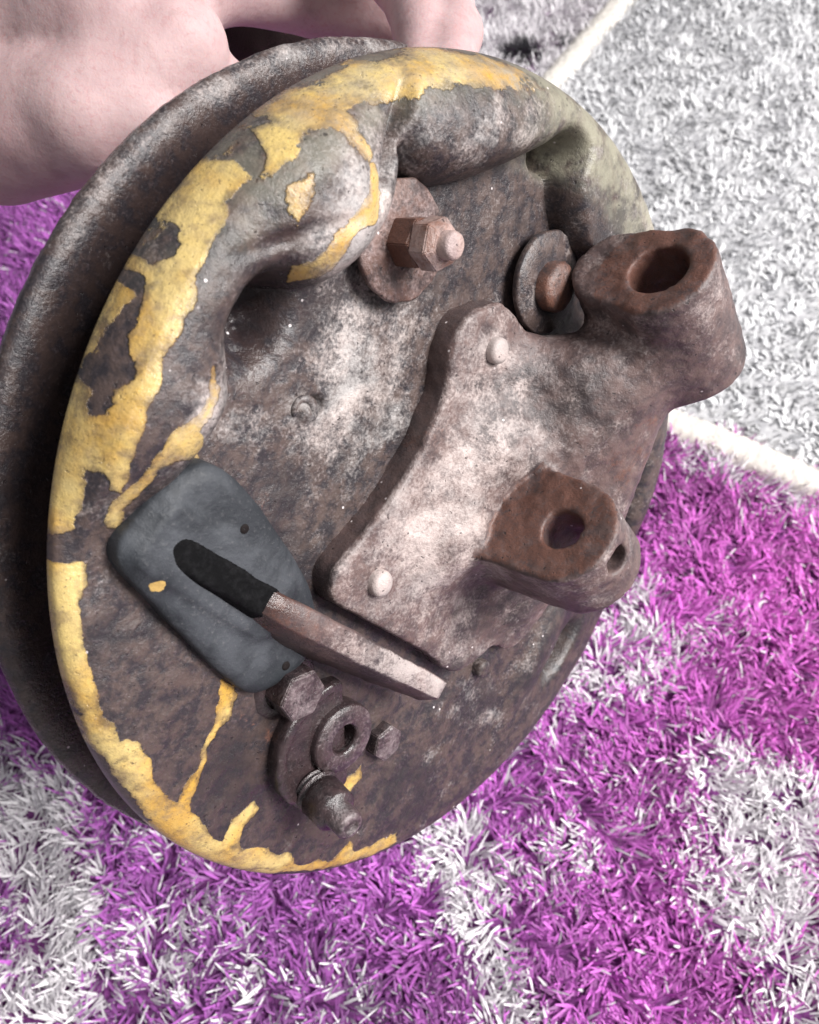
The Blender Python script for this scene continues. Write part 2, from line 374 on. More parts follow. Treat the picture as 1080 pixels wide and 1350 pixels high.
for P, w, g in PAINT:
    P = np.asarray(P); m = (u > P[:, 0].min() - 6) & (u < P[:, 0].max() + 6) & (v > P[:, 1].min() - 6) & (v < P[:, 1].max() + 6)
    k_ = 1.3 if w < 0 else (3.4 if g > .4 else 2.0)
    s = sstep(k_, -k_, poly_sd(P, wu[m], wv[m]) - (.4 if w > 0 else .25))
    if w > 0: pa[m] = np.maximum(pa[m], s * w)
    else: pa[m] *= 1 - s
    gr[m] = np.maximum(gr[m], s * g)
ch = -.06 + .64 * blob(u, v, -58, 30, 30, 22) + .3 * blob(u, v, -80, 12, 24, 14) + .9 * blob(u, v, -83, 79, 17, 17) + .75 * blob(u, v, -112, 28, 8, 20, -15) \
    + .42 * blob(u, v, -38, 112, 36, 12, 25) + .60 * blob(u, v, 66, 104, 44, 22, -38) + .24 * blob(u, v, 48, -84, 60, 34, 35) + .25 * blob(u, v, -118, -62, 10, 18, 30) + .3 * blob(u, v, -50, 60, 30, 20) \
    - .45 * blob(u, v, -85, 5, 14, 9) - .4 * blob(u, v, -60, -75, 60, 40, -20) - .3 * blob(u, v, -98, 48, 12, 14)
ol = 1.5 * blob(u, v, -96.5, 49, 11, 14) + .75 * blob(u, v, -60, -88, 34, 22, -30) + .8 * blob(u, v, 92, -66, 9, 16, -35) + .5 * blob(u, v, 26, 95, 14, 20, -30) + .5 * blob(u, v, -35, -112, 12, 22) + .9 * blob(u, v, -69.8, 27.8, 2.4, 2.2)  # greasy dirt; in the pit and dent it also stands in for shadow
rs = .02 + .3 * blob(u, v, -60, -70, 50, 35) + .25 * blob(u, v, -78, -2, 20, 12) + .3 * blob(u, v, -57, 88, 12, 10)
th_ = np.degrees(np.arctan2(v, u)); rad_ = np.hypot(u, v)
attr(me, 'olive', .85 * sstep(30, 55, th_) * sstep(108, 84, th_) * sstep(108, 120, rad_) + .35 * sstep(84, 100, th_) * sstep(165, 140, th_) * sstep(122, 131, rad_))
attr(me, 'paint', pa); attr(me, 'grey', gr); attr(me, 'chalk', ch); attr(me, 'oil', np.clip(ol, 0, 1)); attr(me, 'rust', rs)
plate = link('plate', me, M_METAL, root)
plate['label'] = 'pressed steel disc with raised ring and flaking yellow paint'

# lathe about the plate axis
def lathe(name, prof, mat, parent, seg=96, c=(0, 0), jitter=0., axis=None, origin=None, close=False, flat=False):
    prof = np.asarray(prof, float); t = np.linspace(0, 2 * math.pi, seg, endpoint=False)
    Rr = prof[:, 0][:, None]; x = Rr * np.cos(t); y = Rr * np.sin(t); z = np.repeat(prof[:, 1][:, None], seg, 1)
    if jitter:
        k = jitter * fbm(x / 4, y / 4, z / 4, 5, 3); x = x * (1 + k / np.maximum(Rr, 1)); y = y * (1 + k / np.maximum(Rr, 1)); z = z + k * .6
    V = np.stack([x, y, z], -1).reshape(-1, 3)
    n = len(prof); i = np.arange(n - 1)[:, None] * seg; j = np.arange(seg)[None]; j2 = (j + 1) % seg
    F = np.stack([i + j, i + j2, i + seg + j2, i + seg + j], -1).reshape(-1, 4)
    V = place(V, (c[0], c[1], 0) if origin is None else origin, axis)
    me = np_mesh(name, V / 1000, F)
    return link(name, me, mat, parent, smooth=not flat)
def place(V, o, axis=None):
    if axis is not None:
        a = np.asarray(axis, float); a = a / np.linalg.norm(a); q = Vector((0, 0, 1)).rotation_difference(Vector(a)).to_matrix()
        V = V @ np.array(q).T
    return V + np.asarray(o, float)
def hexprism(name, o, axis, r, h, mat, parent, sides=6, rot=0., hole=0., cham=1.0, dome=0.):
    """bolt head / nut: chamfered prism standing on o along axis"""
    t = np.linspace(0, 2 * math.pi, sides, endpoint=False) + rot; bm = bmesh.new()
    def ringv(rad, z, circ=0):
        return [bm.verts.new((rad * math.cos(a), rad * math.sin(a), z)) for a in t]
    loops = [ringv(r, 0), ringv(r, h - cham), ringv(r - cham * 1.1, h)]
    if hole: loops += [ringv(hole, h), ringv(hole, h - 6)]
    elif dome: loops += [ringv(r * .5, h + dome)]
    for A, B in zip(loops, loops[1:]):
        for k in range(sides): bm.faces.new((A[k], A[(k + 1) % sides], B[(k + 1) % sides], B[k]))
    bm.faces.new(loops[-1])
    bmesh.ops.bevel(bm, geom=[e for e in bm.edges if e.calc_length() > .6], offset=.3, segments=2, affect='EDGES', clamp_overlap=True)
    me = bpy.data.meshes.new(name); bm.to_mesh(me); bm.free()
    V = np.empty(len(me.vertices) * 3); me.vertices.foreach_get('co', V); V = place(V.reshape(-1, 3), o, axis)
    V = V + .12 * np.stack([fbm(V[:, 0] / 3 + q, V[:, 1] / 3, V[:, 2] / 3, 60, 2) for q in (0, 7, 13)], -1)
    me.vertices.foreach_set('co', (V / 1000).astype(np.float32).ravel()); me.update()
    o_ = link(name, me, mat, parent, smooth=False); return o_

# rear flange and the wall between
D_ = 30.1
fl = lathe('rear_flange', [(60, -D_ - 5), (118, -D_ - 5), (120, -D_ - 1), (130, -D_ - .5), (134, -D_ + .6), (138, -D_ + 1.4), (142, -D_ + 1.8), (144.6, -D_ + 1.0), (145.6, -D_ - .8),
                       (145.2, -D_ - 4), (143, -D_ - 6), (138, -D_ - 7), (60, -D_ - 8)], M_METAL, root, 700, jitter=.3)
vz = np.empty(len(fl.data.vertices) * 3); fl.data.vertices.foreach_get('co', vz); vz = vz.reshape(-1, 3) * 1000; r_ = np.hypot(vz[:, 0], vz[:, 1])
attr(fl.data, 'chalk', -.15 + .48 * sstep(137, 143, r_) * sstep(0, 60, vz[:, 1])); attr(fl.data, 'oil', .35 + .4 * sstep(141, 134, r_)); attr(fl.data, 'rust', np.full(len(vz), .12))  # pale dirt on the upper rim; the rest darkened in place of shade
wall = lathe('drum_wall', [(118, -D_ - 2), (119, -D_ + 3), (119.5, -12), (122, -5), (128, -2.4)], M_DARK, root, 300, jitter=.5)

# small hooked burr on the plate
bz = 4.2; cu = [(-74.5 + 3.4 * math.cos(a), 25.8 + 3.4 * math.sin(a)) for a in np.linspace(-.4, 3.6, 14)]
hz = float(plate_h(np.array([-74.5]), np.array([29.0]))[0])
def f_burr(X, Y, Z):
    d = None
    for k in range(13):
        q = sd_cone(X, Y, Z, (cu[k][0], cu[k][1], hz + .3), (cu[k + 1][0], cu[k + 1][1], hz + .3), 1.5 - .06 * k, 1.5 - .06 * (k + 1)); d = q if d is None else smin(d, q, .4)
    return d
bv_, bf_ = surface_nets(f_burr, (-81, 20, hz - 3), (-68, 32, hz + 4), .45)
bu = link('burr', np_mesh('burr', bv_ / 1000, bf_), M_METAL, root); const_attr(bu, chalk=.45)
# ------------------------------------------------------------------ riveted casting with two eyes
AX = np.array([.86, -.51, 0]); AX = AX / np.linalg.norm(AX)
FOOT = spline([(-16, 66), (-24.5, 61), (-28, 51), (-27, 38), (-32, 20.5), (-41, 4), (-53.5, -11.5), (-60, -20.5), (-58.5, -28.5), (-49, -33.5), (-31, -41.5), (-9, -52), (6, -61), (19, -60), (30, -54), (40, -57), (50, -50), (60, -20), (60, 20), (50, 45), (30, 55),
               (17, 58), (8, 61), (-2, 66.5), (-9, 68.5)], 3)
UB0 = np.array([23., 89., 46.]); UBL, UBR = 50., 18.4
LB0 = np.array([3., 3., 46.]); LBL, LBR = 27., 18.5
def f_cast(X, Y, Z):
    X = X + .5 * vnoise(X / 9, Y / 9, Z / 9, 71); 
    d2 = poly_sd(FOOT, X[..., 0], Y[..., 0])[..., None] + 1.7
    q = np.abs(Z - 6.5) - 7.0 + 1.7
    foot = np.minimum(np.maximum(d2, q), 0) + np.hypot(np.maximum(d2, 0), np.maximum(q, 0)) - 1.7
    def ear(P0, L_, h0, r0, h1, r1, rnd):
        t = (X - P0[0]) * AX[0] + (Y - P0[1]) * AX[1]; b = (X - P0[0]) * -AX[1] + (Y - P0[1]) * AX[0]
        k = np.clip((Z - h0) / (h1 - h0), 0, 1)
        d = np.hypot(b, Z - h0 - k * (h1 - h0)) - (r0 + (r1 - r0) * k) + rnd; q_ = np.abs(t - L_ / 2) - L_ / 2 + rnd
        return np.minimum(np.maximum(d, q_), 0) + np.hypot(np.maximum(d, 0), np.maximum(q_, 0)) - rnd
    ub = ear(UB0, UBL, 30, 15, 46, UBR, 2.0); lb = ear(LB0, LBL, 16, 19.5, 46, LBR, 1.6)
    um = UB0 + AX * UBL * .52
    arm = sd_cone(X, Y, Z, (26, 8, 4), um + np.array([-2, -9, -8]), 23, 16)
    arm = smin(arm, sd_cone(X, Y, Z, (8, 44, 5), (26, 52, 22), 8, 12), 10)
    arm = smin(arm, sd_cone(X, Y, Z, (20, -6, 4), (44, -32, 4), 19, 15), 10)
    arm = smin(arm, sd_cone(X, Y, Z, (52, 62, 30), (52, 2, 20), 17, 19), 12)
    mound = sd_cone(X, Y, Z, (5, 19, 7), (-9, -10, 5), 18, 17)
    body = smin(smin(foot, arm, 14), mound, 12)
    body = smin(smin(body, ub, 7), lb, 4)
    # flat machined end faces of the eyes
    for P0, R_, w in ((UB0, UBR, 24.), (LB0, LBR, 25.)):
        t = (X - P0[0]) * AX[0] + (Y - P0[1]) * AX[1] + (Z - P0[2]) * AX[2]
        rad = np.sqrt(np.maximum((X - P0[0]) ** 2 + (Y - P0[1]) ** 2 + (Z - P0[2]) ** 2 - t * t, 0))
        cut = np.maximum(np.maximum(t, -t - 30), rad - w)
        body = smax(body, -cut, 2.2)
    body = smax(body, -sd_cyl(X, Y, Z, UB0 - AX * 5, AX, UBL + 12, 9.6, .2), .8)
    body = smax(body, -sd_cyl(X, Y, Z, LB0 - AX * 5, AX, LBL + 12, 7.0, .2), .8)
    body = smax(body, -sd_cyl(X, Y, Z, np.array([10.7, -1.6, 46.0]), np.array([-0.02, -0.04, 1.00]), 40, 4.8, .2), .6)
    return body + .35 * vnoise(X / 3.1, Y / 3.1, Z / 3.1, 72) + .22 * vnoise(X / 1.5, Y / 1.5, Z / 1.5, 73)
cv, cf = surface_nets(f_cast, (-72, -78, 0), (100, 112, 74), 1.0)
me = np_mesh('casting', cv / 1000, cf)
x, y, z = cv.T
tU = (cv - UB0) @ AX; tL = (cv - LB0) @ AX
rU = np.linalg.norm(cv - UB0 - tU[:, None] * AX, axis=1); rL = np.linalg.norm(cv - LB0 - tL[:, None] * AX, axis=1)
face = np.maximum(sstep(2.2, .6, np.abs(tU)) * (rU < 21), sstep(2.2, .6, np.abs(tL)) * (np.abs((cv - LB0) @ np.array([-AX[1], AX[0], 0])) < 19.8) * (z > 21))
face = np.maximum(face, np.maximum((rU < 10.5), (rL < 8)) * 1.)
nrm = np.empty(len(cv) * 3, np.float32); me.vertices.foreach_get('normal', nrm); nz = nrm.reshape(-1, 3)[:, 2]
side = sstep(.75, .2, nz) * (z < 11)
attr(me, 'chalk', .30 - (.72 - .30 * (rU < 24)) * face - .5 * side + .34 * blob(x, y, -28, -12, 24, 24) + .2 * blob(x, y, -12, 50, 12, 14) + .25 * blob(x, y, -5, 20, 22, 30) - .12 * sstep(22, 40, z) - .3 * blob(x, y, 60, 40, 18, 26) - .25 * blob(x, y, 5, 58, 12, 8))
attr(me, 'rust', .10 + .62 * face + .45 * blob(x, y, -30, 22, 12, 10) + .45 * blob(x, y, 48, 30, 22, 20) + .2 * blob(x, y, 10, -45, 20, 8))
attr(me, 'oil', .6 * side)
cast = link('casting', me, M_CAST, root); cast['label'] = 'riveted forged arm with two bored eyes'
def rivet(o, r, parent, mat, ch=.8):
    k = lathe('rivet', [(r * 1.02, -1.5), (r, 1.6), (r * .92, 2.8), (r * .62, 3.5), (.05, 3.7)], mat, parent, 28, origin=o, jitter=.15); const_attr(k, chalk=ch, rust=.15); return k
def top_z(u, v):
    zz = np.linspace(60, 0, 600); d = np.array([f_cast(np.full((1, 1, 1), u), np.full((1, 1, 1), v), np.full((1, 1, 1), q))[0, 0, 0] for q in zz]); return zz[np.argmax(d < 0)]
for q in ((-8.5, 53.5), (-41.5, -23.5)): rivet((q[0], q[1], top_z(*q) + .2), 4.3, cast, M_CAST, 1.3)
rivet((31.5, -65, 7.5), 3.6, root, M_METAL, .3)

# ------------------------------------------------------------------ rubber boot and lever
BOOT = spline([(-110, 10), (-104, 10), (-97.3, 6.5), (-89, 0), (-82, -6.5), (-72, -16.5), (-63.8, -27.5), (-59.5, -37), (-60, -46), (-68, -53.5), (-79, -56.5), (-89, -51), (-101, -40), (-114, -28), (-125, -17.5), (-127.5, -12), (-125.5, -6), (-118.7, 3.5)], 3)
SL0, SL1 = np.array([-117.5, -8.0]), np.array([-80., -29.5])
def f_boot(X, Y, Z):
    d2 = poly_sd(BOOT, X[..., 0], Y[..., 0])[..., None]
    d2 = d2 + np.maximum(Z - 9, 0) * .8
    q = np.abs(Z - 6) - 5.5 + 2.2; d3 = d2 + 2.2
    b = np.minimum(np.maximum(d3, q), 0) + np.hypot(np.maximum(d3, 0), np.maximum(q, 0)) - 2.2
    e = SL1 - SL0; L_ = np.hypot(*e); e = e / L_; m = (SL0 + SL1) / 2
    s = (X - m[0]) * e[0] + (Y - m[1]) * e[1]; w = -(X - m[0]) * e[1] + (Y - m[1]) * e[0]
    box = np.maximum(np.maximum(np.abs(s) - L_ / 2, np.abs(w) - 5.2), -9.0 - Z)
    lip = np.maximum(np.hypot(np.maximum(np.abs(s) - L_ / 2, 0), np.maximum(np.abs(w) - 5.2, 0)) - 2.6, np.abs(Z - 11) - .9)
    b = smin(b, lip, 5.)
    return b + .25 * vnoise(X / 8, Y / 8, Z / 8, 91)
bv, bf = surface_nets(f_boot, (-132, -63, -2), (-52, 16, 17), .8)
me = np_mesh('rubber_boot', bv / 1000, bf); x, y = bv[:, 0], bv[:, 1]
attr(me, 'chalk', .12 + .35 * blob(x, y, -98, -30, 18, 10, -35) + .2 * blob(x, y, -80, -8, 14, 10)); attr(me, 'paint', .9 * blob(x, y, -117, -20.5, 2.4, 2.2) + .55 * blob(x, y, -109, 4, 4, 8, -40) * (bv[:, 2] < 8))
boot = link('rubber_boot', me, M_RUBBER, root); boot['label'] = 'black rubber boot with a slot'
for q in ((-94, -6), (-71, -48)):
    k = lathe('pin_hole', [(1.5, 11.2), (1.3, 11.9), (.05, 11.6)], M_DARK, boot, 14, origin=(q[0], q[1], 0))
def f_sl(X, Y, Z):
    A = np.array([-121.5, -6.6]); e = np.array([-84., -25.9]) - A; L_ = np.hypot(*e); e = e / L_
    sx = (X - A[0]) * e[0] + (Y - A[1]) * e[1]; w = -(X - A[0]) * e[1] + (Y - A[1]) * e[0]
    top = 12.0 + 5.2 * np.clip(sx / L_, 0, 1); w = w + .5 * (top - Z)
    q = smax(smax(np.abs(sx - L_ / 2) - L_ / 2, np.abs(w) - 4.3, .8), smax(Z - top, 7.0 - Z, 1.), 1.1)
    return q + .2 * vnoise(X / 5, Y / 5, Z / 5, 92)
v_, f_ = surface_nets(f_sl, (-132, -42, 4), (-76, 4, 22), .7)
sl2 = link('lever_sleeve', np_mesh('lever_sleeve', v_ / 1000, f_), black_rubber(), boot); sl2['label'] = 'black rubber sheath round the lever base'
# lever: flat bar on edge, along the slot and rising away from the plate
def lever_mesh():
    bm = bmesh.new(); n = 26; rows = []
    A = np.array([-97., -20.2, 7.]); B = np.array([-13., -59.5, 25.]); e = (B - A)[:2] / np.linalg.norm((B - A)[:2]); w = np.array([-e[1], e[0], 0])
    for k in range(n + 1):
        s = k / n; p = A + (B - A) * s; p[2] = float(np.interp(s, [0, .04, .09, .15, .3, .65, 1], [-4, 5, 13.5, 17.5, 21.3, 24.5, 25]))
        hw = 3.7 + .5 * math.sin(math.pi * s) - .2 * s; dep = 15 - 9.0 * s
        sec = [(-hw, 0), (-hw * .8, .9), (hw * .8, .9), (hw, 0), (hw - .5 * dep, -dep), (-hw - .5 * dep, -dep)]
        rows.append([bm.verts.new(tuple(p + w * a + np.array([0, 0, b]))) for a, b in sec])
    m = 6
    for a, b in zip(rows, rows[1:]):
        for k in range(m): bm.faces.new((a[k], a[(k + 1) % m], b[(k + 1) % m], b[k]))
    bm.faces.new(rows[0]); bm.faces.new(rows[-1][::-1])
    bmesh.ops.bevel(bm, geom=[e for e in bm.edges if len(e.link_faces) == 2 and e.calc_face_angle(0) > .6], offset=.9, segments=3, affect='EDGES')
    bmesh.ops.subdivide_edges(bm, edges=bm.edges[:], cuts=1); bmesh.ops.recalc_face_normals(bm, faces=bm.faces)
    me = bpy.data.meshes.new('lever'); bm.to_mesh(me); bm.free()
    V = np.empty(len(me.vertices) * 3); me.vertices.foreach_get('co', V); V = V.reshape(-1, 3)
    V += .22 * np.stack([fbm(V[:, 0] / 5 + q, V[:, 1] / 5, V[:, 2] / 5, 33, 3) for q in (0, 7, 13)], -1)
    me.vertices.foreach_set('co', (V / 1000).astype(np.float32).ravel()); me.update()
    nv = np.empty(len(V) * 3, np.float32); me.vertices.foreach_get('normal', nv); up_ = sstep(.3, .8, nv.reshape(-1, 3)[:, 2])  # side faces get a darker colour than the top, imitating their shade
    attr(me, 'chalk', .15 + .65 * sstep(-70, -30, V[:, 0]) - .9 * (1 - up_) - .8 * sstep(-74, -86, V[:, 0])); attr(me, 'rust', .12 + .55 * blob(V[:, 0], V[:, 1], -80, -29, 14, 14)); attr(me, 'oil', 1.0 * sstep(-72, -86, V[:, 0]))
    return me
lev = link('lever', lever_mesh(), M_CAST, root); lev['label'] = 'flat worn steel lever coming out of the boot slot'

# ------------------------------------------------------------------ studs on the upper plate
def washer(o, ro, ri, th, parent, mat, **kw):
    k = lathe('washer', [(ri, 0), (ro - .6, 0), (ro, .6), (ro, th - .6), (ro - .6, th), (ro * .6, th + .3), (ri, th)], mat, parent, 72, origin=o, jitter=.35); const_attr(k, **kw); return k
s1 = np.array([-54.5, 77., 0.])
sb = lathe('stud', [(3.9, 2), (3.9, 28.6), (3.5, 29.4), (3.0, 29.7), (.05, 29.8)], M_FAST, root, 32, origin=s1, jitter=.15); const_attr(sb, chalk=.9, rust=.2); sb['label'] = 'stud with large rusty washer and hexagon nut'
spacer = lathe('spacer', [(10, 2), (10, 7.6)], M_DARK, sb, 32, origin=s1)
washer(s1 + (0, 0, 7.4), 16.8, 4.5, 2.6, sb, M_FAST, chalk=.3, rust=.22)
k = hexprism('collar', s1 + (0, 0, 9.8), None, 7.4, 8.8, M_FAST, sb, 6, .3, cham=.5); const_attr(k, chalk=0., rust=.95, oil=.35)
k = hexprism('nut', s1 + (0, 0, 18.6), None, 7.4, 7.4, M_FAST, sb, 6, .55, cham=1.9); const_attr(k, chalk=.85, rust=.55)
s2 = np.array([19., 80., 0.])
sb2 = lathe('stud', [(8.6, 5), (8.6, 13), (7.6, 14.4), (5, 15.2), (.05, 15.4)], M_FAST, root, 40, origin=s2 + (1, -1, 0), jitter=.4); const_attr(sb2, chalk=.1, rust=.55); sb2['label'] = 'low domed stud with flat grey washer'
washer(s2 + (0, 0, 6.5), 17.5, 5, 2.8, sb2, M_METAL, chalk=.08, rust=.1)
lathe('spacer', [(13, 2), (13, 6.7)], M_DARK, sb2, 32, origin=s2)

# ------------------------------------------------------------------ hose union and its bolts at the bottom
T = np.array([-41.5, -77.3, 0.])
def f_un(X, Y, Z):
    d = np.hypot(X - T[0] + 3.5, Y - T[1] + 1.5) - 22
    cutd = (X - T[0]) * .95 + (Y - T[1]) * .3 - 3
    a = smax(smax(d, cutd, 3.), np.abs(Z - 6) - 4.5, 1.6)
    ringd = smax(np.abs(np.hypot(X - T[0] + 3.5, Y - T[1] + 1.5) - 20.5) - 2., np.maximum(cutd + 5, np.abs(Z - 10) - 2.2), 1.4)
    return np.minimum(a, ringd) + .3 * vnoise(X / 3, Y / 3, Z / 3, 12)
uv_, uf_ = surface_nets(f_un, (-68, -108, 0), (-18, -52, 15), .8)
un = link('union_plate', np_mesh('union_plate', uv_ / 1000, uf_), M_GREASE, root); const_attr(un, chalk=.0, rust=.1, oil=.8); un['label'] = 'greasy crescent mounting plate of the hose union'
k = lathe('threaded_sleeve', [(12, 4), (12.2, 12.2), (11.6, 13.2), (5.8, 13.5), (5.0, 12.8), (4.8, 11.6), (5.5, 11.2), (5.0, 10.6), (5.5, 10.0), (5.0, 9.4), (5.5, 8.8), (5.0, 8.2), (5.4, 7.4), (5.0, 6), (.05, 5.5)], M_GREASE, un, 48, origin=T, jitter=.08)
vz = np.empty(len(k.data.vertices) * 3); k.data.vertices.foreach_get('co', vz); vz = vz.reshape(-1, 3) * 1000; rt = np.hypot(vz[:, 0] - T[0], vz[:, 1] - T[1])
attr(k.data, 'chalk', np.where((rt > 5.5) & (vz[:, 2] > 12.9), .25, -.5)); attr(k.data, 'oil', np.where((rt > 5.5) & (vz[:, 2] > 12.9), .15, .95)); attr(k.data, 'rust', np.where(rt > 5.9, .3, 0))
def topface(o, h):
    q = np.empty(len(o.data.vertices) * 3); o.data.vertices.foreach_get('co', q); m = (q.reshape(-1, 3)[:, 2] * 1000 > h - .75).astype(float)
    attr(o.data, 'chalk', -.4 + .78 * m); attr(o.data, 'oil', .95 - .75 * m); attr(o.data, 'rust', 0 * m + .1)
B1 = np.array([-65., -57.3, 0.])
k = hexprism('bolt', B1 + (0, 0, 5), None, 8.4, 10.4, M_GREASE, un, 6, .2, cham=.5); topface(k, 15.0)
w_ = lathe('washer', [(5, 4.6), (11.2, 4.6), (11.8, 5.4), (11.4, 6.4), (9.2, 7.4), (8, 7.2)], M_GREASE, k, 40, origin=B1, jitter=.3); const_attr(w_, chalk=.1, oil=.9)
B2 = np.array([-16.5, -85.6, 0.])
k = hexprism('bolt', B2 + (0, 0, 4), None, 6.8, 7.0, M_GREASE, un, 6, .5, cham=.5); topface(k, 10.6)
S0 = np.array([-48.5, -93.5, 5.]); SA = np.array([-.04, -.12, .99])
prof = [(7.9, 0)]
for q in range(5): prof += [(7.9, .3 + q * 1.8), (7.9, .8 + q * 1.8), (6.5, 1.3 + q * 1.8), (6.5, 1.7 + q * 1.8)]
prof += [(7.4, 9.4), (7.2, 17.5), (6.4, 18.4), (4.9, 18.7), (4.8, 24.5), (4.2, 25.5), (2.6, 25.9), (2.2, 25.2), (.05, 24.9)]
k = lathe('threaded_stud', prof, M_GREASE, un, 44, origin=S0, axis=SA, jitter=.1)
vz = np.empty(len(k.data.vertices) * 3); k.data.vertices.foreach_get('co', vz); vz = vz.reshape(-1, 3) * 1000
attr(k.data, 'chalk', .0 + .6 * sstep(26, 31, vz[:, 2])); attr(k.data, 'oil', .7 * sstep(28, 20, vz[:, 2])); attr(k.data, 'rust', np.full(len(vz), .25))

# ------------------------------------------------------------------ the hand (camera-space layout, metres, then to the world)
def pz(px, py, z): return np.array([(px - 540) / F_PX * z, (py - 675) / F_PX * z, z]) * 1000
def f_hand(X, Y, Z):
    f = None
    def add(pts, k=9):
        nonlocal f
        for (a, ra), (b, rb) in zip(pts, pts[1:]):
            d = sd_cone(X, Y, Z, a, b, ra, rb); f = d if f is None else smin(f, d, k)
    add([(pz(-420, -160, .40), 34), (pz(-150, -20, .345), 29), (pz(20, 40, .325), 29)], 14)            # forearm and wrist
    add([(pz(40, 60, .318), 29), (pz(150, 20, .305), 27), (pz(300, -90, .315), 21)], 14)             # palm
    add([(pz(0, 165, .318), 29), (pz(120, 150, .302), 23), (pz(230, 60, .300), 19)], 4)            # ball of the thumb
    add([(pz(150, 130, .300), 17), (pz(250, 210, .304), 11.5), (pz(330, 290, .310), 10), (pz(380, 350, .312), 8.5)], 6)   # thumb, behind the flange
    return f
def f_fing(X, Y, Z):
    f = None
    for pts in ([(pz(270, -130, .318), 14), (pz(470, -160, .325), 11), (pz(585, -30, .300), 10), (pz(598, 45, .283), 9.2), (pz(590, 95, .268), 8.2)],
                [(pz(290, -60, .312), 14), (pz(430, -110, .325), 11), (pz(530, -20, .297), 9.8), (pz(556, 40, .281), 9.2), (pz(556, 100, .268), 8)],
                [(pz(290, -20, .322), 13), (pz(420, 10, .345), 11), (pz(520, 35, .345), 9.8), (pz(600, 130, .335), 8)],
                [(pz(250, 90, .318), 12), (pz(400, 180, .328), 9.5), (pz(500, 270, .322), 8.3), (pz(550, 330, .316), 7)]):
        g = None
        for (a, ra), (b, rb) in zip(pts, pts[1:]):
            d = sd_cone(X, Y, Z, a, b, ra, rb); g = d if g is None else smin(g, d, 4)
        f = g if f is None else smin(f, g, 2.0)
    return f
def f_all(X, Y, Z): return smin(f_hand(X, Y, Z), f_fing(X, Y, Z), 9) + .5 * vnoise(X / 12, Y / 12, Z / 12, 3)
hv, hf = surface_nets(f_all, (-380, -330, 230), (50, -70, 430), 2.0)
hw = c2p(hv / 1000)
hand_c = hw.mean(0)
me = np_mesh('person', hw - hand_c, hf)
def skin_mat():
    t = NT('skin'); co = t.coord()
    a = t.noise(co, .03, 5, .6); f = t.noise(co, .5, 5, .65, .5); w = t.n('ShaderNodeTexVoronoi', feature='DISTANCE_TO_EDGE'); t.l(co, w.inputs['Vector']); w.inputs['Scale'].default_value = .8
    c = t.mix(t.step(a, .35, .65), (.40, .265, .27), (.47, .335, .335)); c = t.mix(t.math('MULTIPLY', t.step(f, .48, .7), .5), c, (.40, .21, .215)); c = t.mix(t.math('MULTIPLY', t.step(t.noise(co, .09, 6, .7), .55, .7), .4), c, (.30, .19, .185))
    t.l(c, t.b.inputs['Base Color']); t.b.inputs['Roughness'].default_value = .66
    t.b.inputs['Subsurface Weight'].default_value = .25; t.b.inputs['Subsurface Radius'].default_value = (.006, .002, .0012); t.b.inputs['Subsurface Scale'].default_value = 1.
    t.l(t.bump(w.outputs['Distance'], .0003, .22, t.bump(a, .003, .5)), t.b.inputs['Normal']); return t.m
person = link('person', me, skin_mat()); person.location = hand_c
def f_dark_filler(X, Y, Z):  # tube added behind the hand to imitate dark shadow between fingers
    a = smin(sd_cone(X, Y, Z, pz(215, 20, .375), pz(400, 25, .395), 22, 24), sd_cone(X, Y, Z, pz(400, 25, .395), pz(560, -40, .43), 24, 27), 10)
    return a + 1.6 * vnoise(X / 14, Y / 14, Z / 9, 44) + .6 * vnoise(X / 5, Y / 5, Z / 5, 45)
sv, sf = surface_nets(f_dark_filler, (-170, -320, 330), (60, -170, 480), 2.0)
sw = c2p(sv / 1000) - hand_c
def dark_filler_mat():
    t = NT('dark_brown_filler'); co = t.coord(); f = t.noise(co, 1.2, 4, .6); g = t.noise(co, .06, 4, .6)
    t.l(t.mix(t.math('MULTIPLY', f, g), (.018, .009, .009), (.055, .026, .024)), t.b.inputs['Base Color']); t.b.inputs['Roughness'].default_value = .9
    t.l(t.bump(f, .0006, .7), t.b.inputs['Normal']); return t.m
sl_ = link('dark_filler', np_mesh('dark_filler', sw, sf), dark_filler_mat(), person); sl_['label'] = 'added dark brown tube imitating shadow between the fingers'
tag(person, 'bare hand gripping the rear flange of the brake plate from behind', 'hand')

# ------------------------------------------------------------------ ground: floor, purple shag rug, grey mat
def ground_px(px, py, z=0.):
    d = c2w(np.array([(px - 540) / F_PX, (py - 675) / F_PX, 1.])); t = (z - CAM_H) / d[2]; return (CAM + d * t)[:2]
bm = bmesh.new(); bmesh.ops.create_grid(bm, x_segments=2, y_segments=2, size=3.); me = bpy.data.meshes.new('floor'); bm.to_mesh(me); bm.free()
fo = link('floor', me, simple_mat('pale_floor', (.55, .54, .53), .5)); fo['kind'] = 'structure'; fo.location = (0, .8, -.004)

